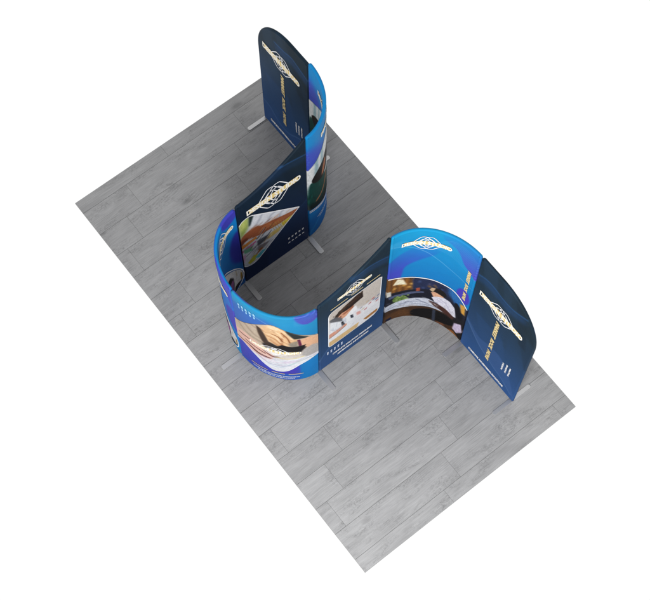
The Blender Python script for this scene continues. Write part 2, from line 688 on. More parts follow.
        f = mesh_np("foot", rings, F_, m_foot, self.root, smooth=False)
        return f


_gl = {}


def glyphs(st, bold=0.03, lean=0.0):
    if (st, bold, lean) not in _gl:
        cu = bpy.data.curves.new("lettering_source", 'FONT')
        cu.body = st
        cu.size = 1.0
        cu.offset = bold
        cu.shear = lean
        cu.resolution_u = 2
        ob = bpy.data.objects.new("lettering_source", cu)
        C.objects.link(ob)
        bpy.context.view_layer.update()
        me = bpy.data.meshes.new_from_object(ob.evaluated_get(bpy.context.evaluated_depsgraph_get()))
        v = np.array([w.co[:2] for w in me.vertices])
        f = [tuple(p.vertices) for p in me.polygons]
        # keep the faces looking towards the reader
        f = [k if np.cross(v[k[1]] - v[k[0]], v[k[2]] - v[k[0]]) >= 0 else k[::-1] for k in f]
        bpy.data.objects.remove(ob)
        bpy.data.curves.remove(cu)
        bpy.data.meshes.remove(me)
        _gl[(st, bold, lean)] = (v, f)
    return _gl[(st, bold, lean)]


# ------------------------------------------------------------ artwork shared by panels
NAVY_T, NAVY_B = (30, 50, 66), (48, 90, 150)


def navy_art(w, h, swoosh, wave, wave2=None, ground=(NAVY_T, NAVY_B)):
    A = Art(w, h)
    A.base(ground[0], ground[1], 0.1, 1.7)
    kf = ground[1][2] / NAVY_B[2]
    # faint facets
    for (u0, u1, z1, dz, c, al) in ((.02, .22, 2.3, 1.1, (40, 66, 92), .35), (.30, .42, 2.3, 1.3, (36, 60, 84), .4), (.46, .62, 2.3, .9, (22, 38, 50), .5),
                                    (.62, .84, 1.6, .6, (28, 48, 68), .4), (.1, .5, 1.1, .7, (44, 78, 124), .35)):
        A.fill([(u0, z1), (u1, z1), (u1 + .14, z1 - dz), (u0 + .20, z1 - dz)], np.array(c) * (.4 + .6 * kf), al * kf, .01)
    A.fill([(.50, 2.3), (.84, 2.3), (.84, 1.62), (.66, 1.78)], (24, 40, 50), .6, .02)
    sw = curve(swoosh)
    A.fill(np.vstack([sw, (sw + [0, -.13])[::-1]]), (34, 74, 128), .45 * kf, .03)
    A.line(swoosh, .022, (44, 92, 150), .6, .006)
    wv_ = curve(wave)
    if wave2 is not None:
        w2 = curve(wave2)
        A.fill(np.vstack([wv_, w2[::-1]]), (66, 100, 156), .5, .006)
    else:
        A.fill(np.vstack([wv_, [(wv_[-1][0], 0), (wv_[0][0], 0)]]), (54, 88, 146), .4 * kf * kf, .004)
    A.line(wave, .014, (92, 126, 176), .75 * kf * kf, .005)
    return A


CYAN, SKY, BLUE, PURPLE, DEEP = (22, 152, 214), (34, 140, 212), (58, 112, 200), (80, 64, 188), (20, 96, 176)


# ============================================================ the eight panels, in order along the display
def end_top(u, L, outer_left, hi=HI):
    """level top that sweeps down in a big quarter oval at the free end"""
    d = u if outer_left else L - u
    q = np.clip((0.56 - d) / 0.56, 0, 1)
    return hi - 0.66 * (1 - np.sqrt(np.maximum(1 - q * q, 0)))


def dip_top(d):
    """concave top: d = distance from the tall joint"""
    s_ = np.clip(d / 0.84, 0, 1)
    return 1.845 + (HI - 1.845) * (1 - s_) ** 1.75


PT_SLOGAN = "MARKET", "ROCK", "MOVE"


def slogan(P, u, z1, z0, hgt, name="slogan", side=None):
    words = PT_SLOGAN
    tot = sum(len(w_) for w_ in words) + 1.2
    k = (z1 - z0) / tot
    z = z1
    it = []
    for w_ in words:
        l_ = len(w_) * k
        it.append((w_, u, z - l_ / 2, l_ * 1.02, hgt, -1))
        z -= l_ + .6 * k
    return P.text(name, it, m_gold, P.root, side, lean=0.3, bold=0.07)


# ---------- end panel, far end
p1 = Panel("flat_display_panel", "navy end panel standing farthest back, its rounded top corner against the white backdrop",
           [(.41, 2.2675), (1.25, 2.2675)], 1, lambda u: end_top(u, .84, True, 2.20))
A = navy_art(.84, 2.3, [(.30, 1.93), (.453, 1.95), (.576, 1.99), (.68, 1.96), (.84, 1.90)], [(0, .44), (.15, .40), (.30, .28), (.47, .29), (.62, .42), (.84, .56)])
p1.cover(A, A)
p1.logo(.40, 1.645, .605, lh=.10, eh=.24)
slogan(p1, .408, 1.43, .40, .052)
p1.text("caption", [("COMPLETE ADVERTISING SOLUTIONS", .385, .148, .49, .050, 0)], m_white, p1.root, bold=.06)
p1.text("side_note", [("DESIGN", .615, .65, .21, .02, -1), ("BRANDING", .662, .65, .20, .02, -1), ("PRINTING", .710, .665, .21, .02, -1)], m_white, p1.root)
p1.foot(.435, 2.2675, 'y', (.255, .245), .045)
p1.foot(1.25, 2.2675, 'y', (.245, .245), .05)

# ---------- curved panel beside it
p2 = Panel("curved_display_panel", "tall narrow-looking blue curved panel printed with a woman in dark green, beside the farthest panel",
           arc((1.25, 1.75), .6125, .5175, math.pi / 2, 0), -1, lambda u: 2.25 + 0 * u)


def bell(u, lo, hi, c, w):
    return lo + (hi - lo) * np.exp(-((u - c) / w) ** 2)


def curtain_photo(L):
    A = Art(L, 1.9)
    A.base((236, 238, 238), (228, 232, 234), 0.5, 1.8)
    A.fill([(.10, 1.9), (.155, 1.9), (.15, 1.3), (.09, 1.3)], (150, 182, 190), .9, .012)
    A.fill([(.20, 1.9), (.245, 1.9), (.25, 1.2), (.19, 1.2)], (160, 190, 198), .9, .012)
    A.fill([(.62, 1.9), (.70, 1.9), (.68, 1.0), (.60, 1.0)], (180, 204, 210), .8, .02)
    A.fill([(.76, 1.9), (.83, 1.9), (.83, .9), (.78, .9)], (170, 196, 204), .8, .02)
    # woman in dark green, long black hair, arm stretched to the desk
    A.fill([(.00, 1.30), (.10, 1.22), (.20, 1.15), (.36, 1.05), (.56, 1.02), (.66, .80), (.62, .5), (.0, .5)], (14, 62, 56), 1, .008, 2)
    A.fill([(.26, 1.46), (.33, 1.53), (.46, 1.56), (.50, 1.42), (.44, 1.22), (.30, 1.10), (.14, 1.14), (.03, 1.28), (.10, 1.39)], (18, 15, 14), 1, .004, 2)
    A.fill([(.25, 1.36), (.31, 1.42), (.33, 1.30), (.26, 1.16), (.20, 1.16)], (176, 112, 80), 1, .006, 2)
    for k in range(26):
        a0, b0 = rng.uniform(.0, .55), rng.uniform(.58, 1.15)
        A.line([(a0, b0), (a0 + rng.uniform(-.05, .05), b0 - rng.uniform(.06, .16))], .012, (24, 104, 92) if k % 2 else (6, 26, 26), .6, .006)
    A.fill([(.0, .80), (.2, .70), (.62, .74), (.62, .4), (.0, .4)], (10, 22, 22), .8, .03)
    A.line([(.34, 1.02), (.30, .90), (.22, .80), (.12, .76)], .035, (170, 106, 74), 1, .006)
    A.fill([(.50, .95), (.89, 1.10), (.89, .5), (.5, .5)], (196, 172, 150), .95, .02)
    A.fill([(.60, .84), (.80, .92), (.84, .80), (.62, .72)], (238, 238, 240), 1, .008)
    A.fill([(.70, 1.30), (.84, 1.34), (.86, 1.02), (.72, 1.0)], (44, 34, 34), .9, .02, 2)
    A.grain(.05, .014, .014)
    return A


def blue_art_a(L, h, flip=False):
    """cyan above, violet shoulders, used on the two tall curved panels' outer print"""
    A = Art(L, h)
    A.base((24, 142, 212), (14, 110, 184), 0.1, 2.1)
    A.fill([(-.05, 2.02), (.10, 1.96), (.22, 1.86), (.30, 1.74), (.30, 1.3), (-.05, 1.3)], (70, 78, 196), .9, .07, 2)
    A.fill([(.56, 1.9), (.72, 2.0), (.95, 2.0), (.95, 1.2), (.6, 1.3)], (66, 80, 196), .85, .06, 2)
    A.oval(.37, .62, .13, .16, (72, 58, 186), .95, .01)
    A.fill([(-.05, .40), (.4, .52), (.95, .34), (.95, -.1), (-.05, -.1)], (16, 98, 174), .8, .05)
    A.line([(-.02, .05), (.2, .30), (.5, .42)], .03, (40, 140, 206), .6, .012)
    for k in range(9):
        A.line([(-.02, 1.66 + k * .034), (.20, 1.82 + k * .03), (.42, 1.90 + k * .026)], .006, (120, 150, 224), .35)
    return A


A2 = blue_art_a(p2.L, 2.3)
C2 = curtain_photo(p2.L)
uu_ = np.linspace(.012, p2.L - .012, 90)
t2 = np.stack([uu_, bell(uu_, 1.56, 1.86, .44, .27)], 1)
b2 = np.stack([uu_, bell(uu_, .70, .50, .40, .30)], 1)
A2.paste(C2, t2, b2)
p2.cover(A2, A2, True)
for sd in (-1, 1):
    p2.photo(t2, b2, C2, sd)
    ph_ = [o for o in p2.root.children if o.name.startswith("photo_print")][-1]
    p2.ribbons("photo_border", [b2 + [0, -.022], b2 + [0, -.052]], .011, m_white, ph_, sd)
    p2.logo(.445, 2.015, .48, sd)
    slogan(p2, .80, 1.46, .72, .04, side=sd) if sd < 0 else None
    p2.text("caption", [("CREATIVE COMPLETE SOLUTION", .33, .345, .42, .022, 0), ("ADVERTISING INNOVATION", .33, .300, .34, .022, 0)], m_pale, p2.root, sd)

# ---------- navy panel with the hands photo
p3 = Panel("flat_display_panel", "dark navy panel with a slanted photo of hands at a colourful desk",
           [(1.8625, 1.75), (1.8625, .91)], -1, lambda u: dip_top(.84 - u))
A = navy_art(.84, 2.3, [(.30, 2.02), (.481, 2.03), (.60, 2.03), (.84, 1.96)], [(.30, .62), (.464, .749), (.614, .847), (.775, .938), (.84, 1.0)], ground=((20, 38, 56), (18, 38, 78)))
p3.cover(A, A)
# photo outline
H3 = Art(.80, 1.6)
H3.base((226, 228, 232), (192, 196, 204), 0.4, 1.5)
px = H3.fill
px([(0.016, 1.67), (0.138, 1.55), (0.121, 1.3), (0.064, 1.18), (0, 1.13)], (160, 178, 92), 1, .02)
px([(0.028, 1.52), (0.099, 1.51), (0.086, 1.32), (0.012, 1.3)], (206, 212, 120), .8, .025)
px([(0.134, 1.58), (0.2, 1.49), (0.182, 1.31), (0.143, 1.27), (0.116, 1.3)], (38, 52, 54), 1, .008)
px([(0.193, 1.48), (0.738, 0.986), (0.685, 0.89), (0.485, 0.966), (0.315, 1.05), (0.181, 1.09), (0.121, 1.13), (0.132, 1.28)], (232, 234, 240), 1, .010)
for pts in ([(0.282, 1.36), (0.227, 1.25), (0.15, 1.18)], [(0.446, 1.21), (0.371, 1.19), (0.341, 1.09)], [(0.542, 1.13), (0.49, 1.08), (0.485, 0.966)]):
    H3.line(pts, .03, (164, 168, 182), .7, .012)
px([(0, 1.13), (0.077, 1.19), (0.199, 1.19), (0.268, 1.11), (0.366, 1.08), (0.561, 0.983), (0.724, 0.933), (0.71, 0.88), (0.556, 0.845), (0.357, 0.898), (0.257, 0.913), (0.159, 0.95), (0.077, 1.02), (0, 0.964)], (164, 92, 58), 1, .006, 1)
px([(0.267, 1.09), (0.412, 1.02), (0.586, 0.951), (0.699, 0.931), (0.634, 0.886), (0.433, 0.916), (0.284, 0.949)], (186, 112, 72), .85, .015)
px([(0, 1.06), (0.069, 1.08), (0.114, 1.01), (0.039, 0.997), (0, 0.914)], (120, 62, 42), .9, .01)
px([(0.112, 0.992), (0.257, 0.913), (0.431, 0.869), (0.684, 0.867), (0.602, 0.684), (0.337, 0.495), (0.15, 0.395), (0, 0.457), (0, 0.878)], (204, 208, 216), 1, .006)
px([(0.494, 0.857), (0.646, 0.869), (0.593, 0.807), (0.515, 0.754)], (222, 200, 70), 1, .004)
px([(0.301, 0.801), (0.504, 0.794), (0.462, 0.702), (0.321, 0.697)], (214, 184, 96), .9, .008)
for k in range(6):
    a0 = .36 + k * .032
    H3.line([(a0, 1.02 - k * .02), (a0 + .05, .80 - k * .02)], .008, (180, 150, 70), .7)
px([(0, 0.952), (0.185, 0.952), (0.194, 0.902), (0.005, 0.869)], (222, 138, 60), 1, .003)
px([(0, 0.828), (0.179, 0.86), (0.177, 0.826), (0, 0.778)], (206, 96, 150), 1, .003)
px([(0.19, 0.832), (0.352, 0.805), (0.322, 0.721), (0.194, 0.699)], (70, 74, 84), .9, .006)
px([(0.194, 0.699), (0.344, 0.639), (0.264, 0.573), (0.174, 0.572)], (120, 110, 112), .9, .01)
px([(0.11, 0.561), (0.241, 0.619), (0.25, 0.566), (0.118, 0.496)], (150, 92, 52), 1, .003)
px([(0.014, 0.83), (0.125, 0.798), (0.13, 0.688), (0.032, 0.727)], (110, 176, 140), .95, .004)
px([(0.033, 0.567), (0.14, 0.647), (0.2, 0.586), (0.103, 0.465), (0.05, 0.436)], (200, 204, 212), .9, .004)
px([(0.052, 0.461), (0.134, 0.551), (0.183, 0.507), (0.139, 0.413), (0.073, 0.402)], (190, 186, 60), 1, .004)
px([(0.142, 0.462), (0.236, 0.535), (0.298, 0.498), (0.202, 0.399)], (84, 180, 196), 1, .004)
px([(0, 0.698), (0.043, 0.71), (0.017, 0.512), (0, 0.539)], (206, 150, 190), .8, .006)
for pts in ([(0.205, 0.885), (0.312, 1.01)], [(0.214, 0.823), (0.334, 0.953)], [(0.132, 0.711), (0.3, 0.777)], [(0.038, 0.639), (0.17, 0.708)]):
    H3.line(pts, .009, (44, 40, 42), .9)
for k in range(40):
    u0, z0 = rng.uniform(.04, .36), rng.uniform(.48, 1.0)
    w_ = rng.uniform(.02, .06)
    H3.line([(u0, z0), (u0 + w_, z0 + w_ * rng.uniform(.4, 1.6))], rng.uniform(.006, .016), [(240, 240, 244), (96, 98, 108), (204, 160, 110), (140, 144, 156), (60, 50, 48)][k % 5], .75, .002)
for k in range(14):
    w_ = rng.uniform()
    u0, z0 = .10 + .5 * w_, 1.16 - .20 * w_ + rng.uniform(-.05, .05)
    H3.line([(u0, z0), (u0 + .08, z0 + .01)], .014, [(206, 138, 96), (120, 62, 40)][k % 2], .55, .008)
H3.grain(.03, .010, .010)
t3 = np.array([(.006, 1.43), (.05, 1.485), (.11, 1.50), (.16, 1.485), (.24, 1.41), (.722, .945)])
t3 = np.vstack([curve(t3[:5], 8)[:-1], t3[4:]])
b3 = np.array([(.006, .44), (.03, .40), (.085, .365), (.145, .365), (.20, .40), (.722, .935)])
b3 = np.vstack([curve(b3[:5], 8)[:-1], b3[4:]])
ph_ = p3.photo(t3, b3, H3)
p3.ribbons("photo_border", [np.vstack([t3, b3[::-1]]) * [1, 1]], .012, m_white, ph_)
p3.logo(.435, 1.592, .65, lh=.105, eh=.31)
icons3 = []
for k in range(5):
    u = .578 + .0455 * k
    icons3 += [[[(u - .011, .335), (u + .011, .335), (u + .011, .345), (u - .003, .345), (u - .003, .353), (u + .011, .353), (u + .011, .372), (u - .011, .372)],
                [(u - .014, .238), (u + .014, .238), (u + .014, .252), (u, .266), (u - .014, .252)]]]
p3.shapes("icon", icons3, m_white, p3.root)
p3.foot(1.8625, 1.75, 'x', (.0175, .245), .055)
p3.foot(1.8625, .91, 'x', (.0175, .265), .055)

# ---------- first half of the bay
p4 = Panel("curved_display_panel", "low blue curved panel at far left, dark inside with a purple spot near its rim",
           arc((2.4925, .91), .63, .505, math.pi, 1.5 * math.pi), -1, lambda u: LO + 0 * u)
A4 = Art(p4.L, 1.85)
A4.base((18, 132, 206), (16, 92, 168), 0.2, 1.75)
A4.oval(.785, 1.78, .125, .15, (66, 66, 184), 1, .012)
A4.oval(.93, .98, .20, .40, (50, 44, 158), .9, .02)
A4.fill([(-.05, 1.0), (.3, 1.15), (.55, .95), (.6, .6), (-.05, .5)], (34, 66, 176), .5, .06, 2)
A4.oval(.05, 1.30, .16, .22, (70, 62, 190), .8, .015)
A4o = Art(p4.L, 1.85)
A4o.base((40, 116, 206), (22, 140, 208), 0.1, 1.2)
A4o.fill([(.50, 1.85), (.62, 1.74), (.74, 1.60), (.84, 1.44), (.885, 1.30), (.885, 1.85)], (74, 80, 196), 1, .012)
A4o.oval(.90, .96, .19, .30, (74, 74, 188), 1, .008)
A4o.fill([(-.05, 1.85), (.3, 1.85), (.1, 1.2), (-.05, 1.1)], (60, 90, 204), .8, .05)
p4.cover(A4, A4o, True)


def studio_photo(L, mirror=False):
    A = Art(L, 1.1)
    A.base((232, 232, 234), (214, 212, 212), 0, 1)
    A.fill([(0.524, 0.565), (0.588, 0.576), (0.656, 0.569), (0.72, 0.429), (0.721, 0.275), (0.696, 0.101)], (26, 22, 28), 1, .006)
    A.fill([(0.593, 0.369), (0.67, 0.415), (0.707, 0.416), (0.718, 0.336), (0.687, 0.121)], (150, 92, 148), 1, .006)
    A.fill([(0.856, 0.185), (0.851, 0.082), (0.801, 0.056), (0.758, -0.004), (0.705, 0.08), (0.729, 0.173), (0.787, 0.181), (0.828, 0.177)], (28, 26, 26), 1, .004)
    A.fill([(0.84, 0.393), (0.857, 0.337), (0.857, 0.156), (0.834, 0.153), (0.828, 0.261)], (156, 122, 50), 1, .004)
    A.fill([(0.761, 0.02), (0.801, 0.056), (0.811, -0.019), (0.774, -0.035)], (176, 106, 66), 1, .006)
    A.line([(0.779, 0.596), (0.776, 0.493), (0.781, 0.374)], .014, (176, 160, 130), .8, .004)
    A.fill([(.0, .2), (.2, .5), (.36, .4), (.38, .0), (.0, .0)], (60, 70, 110), 1, .02, 2)
    A.grain(.05, .014, .014)
    return A


C4 = studio_photo(p4.L)
um = np.linspace(.04, .868, 80)
rnd = lambda u: np.sqrt(np.clip(1 - np.clip((u - .70) / .168, 0, 1) ** 2, 0, 1))
rnl = lambda u: np.sqrt(np.clip(1 - np.clip((.20 - u) / .16, 0, 1) ** 2, 0, 1))
t4 = np.stack([um, .32 + (bell(um, .50, .92, .45, .24) - .32) * rnd(um) * rnl(um)], 1)
b4 = np.stack([um, .32 + (.07 - .32) * rnd(um) * rnl(um)], 1)
for sd in (-1, 1):
    ph_ = p4.photo(t4, b4, C4, sd)
    ctr = np.array([.454, .40])
    ring = np.vstack([t4, b4[::-1]])
    ring = ctr + (ring - ctr) * [1.035, 1.10]
    ring[:, 0] = np.clip(ring[:, 0], .012, p4.L - .012)
    ring[:, 1] = np.maximum(ring[:, 1], .035)
    p4.ribbons("photo_border", [ring], .013, m_white, ph_, sd)
    p4.logo(.585, 1.545, .50, sd, eh=.33)

# ---------- second half of the bay
p5 = Panel("curved_display_panel", "low blue curved panel with a photo of clasped hands over white papers",
           arc((2.4925, .91), .63, .505, 1.5 * math.pi, 2 * math.pi), 1, lambda u: LO + 0 * u)
top5 = [(.004, 1.135), (.07, 1.185), (.136, 1.255), (.277, 1.432), (.382, 1.55), (.47, 1.60), (.586, 1.492), (.684, 1.391), (.80, 1.281), (.885, 1.19)]
bot5 = [(.004, .60), (.06, .632), (.123, .615), (.239, .500), (.356, .345), (.452, .275), (.567, .325), (.692, .505), (.80, .60), (.885, .652)]
A5 = Art(p5.L, 1.85)
A5.base((36, 146, 196), (22, 112, 186), 0.3, 1.75)
A5.fill([(-.05, 1.62), (.10, 1.66), (.26, 1.62), (.40, 1.70), (.47, 1.58), (.47, 1.2), (-.05, 1.0)], (56, 98, 186), .85, .05)
A5.oval(.80, 1.86, .135, .26, (78, 72, 180), 1, .01)
A5.oval(.80, 1.92, .12, .25, (56, 104, 192), .6, .05)
A5.fill([(-.05, .8), (.12, .70), (.30, .50), (.46, .34), (.46, .16), (.3, .05), (.12, .0), (-.05, .1)], (72, 74, 188), .95, .02, 1)
A5.fill([(.44, .36), (.58, .36), (.69, .50), (.70, .15), (.56, .20), (.44, .21)], (72, 66, 184), 1, .006)
A5.fill([(-.05, .1), (.25, .09), (.45, .19), (.70, .22), (.70, -.05), (-.05, -.05)], (52, 94, 196), .85, .02)
A5.fill([(.70, .6), (.92, .75), (.92, -.1), (.70, -.1)], (20, 132, 204), .75, .04)
A5.line([(.25, 1.67), (.42, 1.58)], .008, (150, 200, 236), .7)
for k in range(10):
    A5.line([(.66, 1.62 + k * .022), (.78, 1.60 + k * .024), (.90, 1.64 + k * .024)], .005, (120, 170, 230), .4)
H5 = Art(p5.L, 1.7)
H5.base((206, 188, 168), (226, 228, 236), 0.55, 0.95)
q5 = H5.fill
q5([(0.013, 1.18), (0.175, 1.33), (0.362, 1.55), (0.423, 1.14), (0.342, 0.934), (0.144, 0.906), (0.022, 0.802)], (196, 178, 158), 1, .006)
for pts in ([(0.056, 1.16), (0.166, 1.03), (0.336, 1.01)], [(0.146, 1.28), (0.255, 1.13), (0.381, 1.1)], [(0.247, 1.37), (0.33, 1.32), (0.384, 1.16)]):
    H5.line(pts, .028, (150, 130, 112), .8, .014)
q5([(0.317, 1.47), (0.488, 1.61), (0.584, 1.5), (0.644, 1.34), (0.705, 1.2), (0.665, 1.04), (0.533, 1.01), (0.42, 1.08), (0.368, 1.25)], (226, 186, 142), 1, .006, 1)
for pts in ([(0.409, 1.27), (0.484, 1.22), (0.545, 1.07)], [(0.425, 1.2), (0.479, 1.1), (0.525, 1.04)], [(0.446, 1.47), (0.473, 1.44)], [(0.563, 1.37), (0.529, 1.19), (0.553, 1.05)]):
    H5.line(pts, .020, (164, 104, 64), .8, .008)
q5([(0.402, 1.57), (0.46, 1.59), (0.532, 1.55), (0.502, 1.48), (0.418, 1.5)], (244, 214, 176), .9, .01)
q5([(0.576, 1.51), (0.681, 1.39), (0.812, 1.24), (0.744, 1.26), (0.651, 1.27), (0.591, 1.4)], (44, 48, 46), 1, .005)
q5([(0.295, 1.44), (0.354, 1.38), (0.393, 1.14), (0.355, 0.98), (0.304, 1.23)], (92, 72, 58), .8, .01)
q5([(0.334, 0.983), (0.422, 1.11), (0.533, 1.01), (0.702, 1.06), (0.779, 1.02), (0.698, 0.85), (0.53, 0.891), (0.39, 0.843)], (38, 36, 38), 1, .008)
q5([(0.705, 1.23), (0.792, 1.26), (0.894, 1.17), (0.894, 0.876), (0.798, 0.938), (0.721, 1.07)], (226, 178, 142), 1, .006)
q5([(0.678, 1.24), (0.706, 1.25), (0.721, 1.07), (0.693, 1.05)], (96, 30, 62), 1, .004)
q5([(0.594, 1.17), (0.687, 1.21), (0.681, 0.949), (0.607, 0.967)], (138, 130, 118), .95, .008)
q5([(0.728, 0.919), (0.819, 0.998), (0.894, 0.935), (0.894, 0.636), (0.794, 0.671), (0.716, 0.778)], (176, 172, 170), .95, .008)
q5([(0, 0.902), (0.136, 0.979), (0.267, 0.945), (0.368, 0.818), (0.446, 0.716), (0.42, 0.568), (0.313, 0.562), (0.146, 0.585), (0, 0.61)], (232, 188, 172), 1, .006)
for pts in ([(0.008, 0.652), (0.154, 0.69), (0.25, 0.649)], [(0.225, 0.638), (0.315, 0.596), (0.401, 0.611)], [(0.346, 0.79), (0.425, 0.697), (0.485, 0.715)]):
    H5.line(pts, .024, (92, 46, 44), .9, .008)
q5([(0.033, 0.59), (0.198, 0.59), (0.335, 0.562), (0.462, 0.606), (0.677, 0.709), (0.894, 0.698), (0.893, 0.638), (0.691, 0.483), (0.551, 0.307), (0.429, 0.258), (0.303, 0.359), (0.144, 0.549)], (234, 236, 242), 1, .006)
for k, (pts, c) in enumerate((([(0.246, 0.581), (0.373, 0.454), (0.536, 0.462)], (150, 160, 190)), ([(0.315, 0.596), (0.46, 0.541), (0.694, 0.608)], (220, 190, 214)), ([(0.465, 0.701), (0.6, 0.695), (0.735, 0.733)], (236, 216, 120)),
                              ([(0.372, 0.421), (0.495, 0.408), (0.654, 0.563)], (170, 190, 214)), ([(0.54, 0.589), (0.694, 0.638), (0.859, 0.669)], (206, 168, 206)), ([(0.595, 0.507), (0.733, 0.642), (0.858, 0.638)], (190, 222, 206)),
                              ([(0.146, 0.585), (0.268, 0.555), (0.354, 0.493)], (232, 150, 170)))):
    H5.line(pts, .014, c, .8, .006)
for k in range(34):
    w_ = rng.uniform()
    u0, z0 = .30 + .32 * w_, 1.32 - .22 * w_ + rng.uniform(-.16, .16)
    H5.line([(u0, z0), (u0 + .05, z0 - rng.uniform(.01, .07))], rng.uniform(.006, .014), [(250, 222, 184), (176, 118, 76), (206, 158, 112)][k % 3], .5, .005)
for k in range(26):
    u0 = rng.uniform(.16, .78)
    z0 = rng.uniform(.42, .70)
    H5.line([(u0, z0), (u0 + .07, z0 - .02 + .10 * (u0 - .4)), (u0 + .14, z0 - .02 + .28 * (u0 - .4))], .008, [(176, 184, 206), (252, 252, 255), (222, 196, 214), (150, 160, 186)][k % 4], .6, .003)
q5([(0.295, 1.44), (0.335, 1.41), (0.369, 1.28), (0.402, 1.12), (0.44, 1.07), (0.385, 0.956), (0.339, 1.08), (0.306, 1.26)], (58, 42, 34), .9, .005)
q5([(0.446, 0.986), (0.536, 1.1), (0.628, 1.05), (0.702, 1.06), (0.76, 1.07), (0.709, 0.903), (0.607, 0.952), (0.512, 0.928)], (24, 22, 24), 1, .004)
for pts in ([(0.057, 0.847), (0.192, 0.879), (0.296, 0.871)], [(0.134, 0.77), (0.255, 0.749), (0.353, 0.708)], [(0.191, 0.668), (0.294, 0.627), (0.391, 0.615)]):
    H5.line(pts, .020, (64, 28, 28), .9, .004)
for pts in ([(0.436, 1.46), (0.5, 1.43), (0.56, 1.28)], [(0.411, 1.33), (0.477, 1.3), (0.529, 1.16)], [(0.504, 1.54), (0.582, 1.43), (0.642, 1.25)]):
    H5.line(pts, .018, (252, 224, 186), .8, .006)
for pts in ([(0.451, 1.36), (0.506, 1.32), (0.548, 1.19)], [(0.538, 1.44), (0.588, 1.31), (0.612, 1.17)]):
    H5.line(pts, .014, (128, 74, 42), .9, .004)
H5.grain(.03, .012, .012)
T5, B5 = curve(top5, 8), curve(bot5, 8)
A5.paste(H5, T5, B5)
p5.cover(A5, A5)
ph_ = p5.photo(T5, B5, H5)
p5.ribbons("photo_border", [B5 + [0, -.004]], .010, m_white, ph_)
p5.logo(.452, .865, .52, eh=.20, lh=.07)
it = []
for k in range(5):
    u, z = .109 + .0437 * k, 1.652
    it += [[[(u - .010, z + .002), (u + .011, z + .002), (u + .011, z + .05), (u + .004, z + .05), (u + .004, z + .062), (u - .010, z + .062)],
           [(u - .007, z - .062), (u + .009, z - .062), (u + .009, z - .014), (u - .007, z - .014)]]]
p5.shapes("icon", it, m_sky, p5.root)
p5.rules("gold_rule", [[(.172, .195), (.36, .195)], [(.402, .205), (.538, .205)], [(.575, .215), (.722, .215)]], .014, m_gold)
p5.text("caption", [("COMPLETE SOLUTION DESIGNING", .437, .128, .49, .034, 0), ("ADVERTISING INNOVATION", .437, .080, .39, .030, 0)], m_pale, p5.root)
p5.foot(2.4925, .405, 'y', (.265, .0175), .055)

# ---------- navy panel with the woman photo
p6 = Panel("flat_display_panel", "navy panel with a nearly square photo of a dark-haired person bent over a desk",
           [(3.1225, .91), (3.1225, 1.75)], 1, lambda u: dip_top(.84 - u))
A = navy_art(.84, 2.3, [(.38, 1.92), (.416, 1.945), (.502, 1.955), (.60, 1.96), (.733, 1.912), (.85, 1.85)], [(0, .30), (.08, .46), (.16, .56), (.26, .60), (.40, .50)], ground=((30, 50, 66), (44, 82, 134)))
p6.cover(A, A)
H6 = Art(.80, 1.55)
H6.base((200, 190, 180), (232, 232, 236), 0.9, 1.3)
q6 = H6.fill
q6([(0.517, 1.48), (0.758, 1.49), (0.784, 0.924), (0.583, 0.947), (0.452, 1.19)], (206, 196, 186), .9, .02)
q6([(0.136, 1.27), (0.233, 1.22), (0.33, 1.22), (0.405, 1.13), (0.469, 0.993), (0.412, 0.749), (0.313, 0.656), (0.137, 0.695)], (238, 240, 244), 1, .006)
q6([(0.332, 1.08), (0.391, 1.19), (0.452, 1.21), (0.481, 1.03), (0.409, 0.926), (0.335, 0.909)], (246, 247, 250), 1, .004)
q6([(0.209, 1.22), (0.238, 1.28), (0.292, 1.3), (0.353, 1.29), (0.414, 1.29), (0.422, 1.2), (0.367, 1.16), (0.332, 1.11), (0.27, 1.11)], (222, 164, 132), 1, .003, 1)
q6([(0.281, 1.24), (0.354, 1.25), (0.42, 1.27), (0.423, 1.21), (0.355, 1.2), (0.306, 1.19)], (158, 92, 66), .8, .004)
q6([(0.245, 1.22), (0.269, 1.22), (0.277, 1.18), (0.255, 1.18)], (120, 64, 52), .8, .002)
q6([(0.182, 1.25), (0.196, 1.31), (0.256, 1.38), (0.327, 1.42), (0.386, 1.44), (0.441, 1.47), (0.481, 1.48), (0.525, 1.45), (0.537, 1.3), (0.493, 1.29), (0.45, 1.28), (0.39, 1.26), (0.334, 1.26), (0.275, 1.28), (0.239, 1.25), (0.218, 1.23)], (44, 31, 25), 1, .002)
for k in range(40):
    w_ = rng.uniform()
    u0, z0 = .185 + .345 * w_, 1.30 + .145 * w_ + rng.uniform(-.01, .02)
    H6.line([(u0, z0), (u0 + rng.uniform(-.03, .02), z0 + rng.uniform(.015, .045))], .007, (40, 28, 22), .85, .002)
for pts in ([(0.244, 1.34), (0.339, 1.4), (0.471, 1.42)], [(0.292, 1.31), (0.388, 1.36), (0.496, 1.38)], [(0.232, 1.27), (0.316, 1.35), (0.376, 1.36)]):
    H6.line(pts, .014, (104, 74, 54), .7, .006)
q6([(0.13, 1.31), (0.208, 1.29), (0.282, 1.14), (0.296, 1.03), (0.209, 1.15), (0.136, 1.24)], (96, 96, 100), .95, .006)
q6([(0.271, 1.04), (0.296, 1.03), (0.322, 0.901), (0.285, 0.907)], (24, 26, 32), 1, .003)
q6([(0.382, 1.05), (0.419, 1.02), (0.434, 0.912), (0.396, 0.947)], (40, 46, 58), 1, .003)
q6([(0.124, 0.923), (0.235, 0.905), (0.335, 0.909), (0.348, 0.843), (0.236, 0.817), (0.124, 0.806)], (222, 160, 136), 1, .004)
H6.line([(0.124, 0.806), (0.224, 0.809), (0.323, 0.842)], .012, (84, 56, 50), .9, .004)
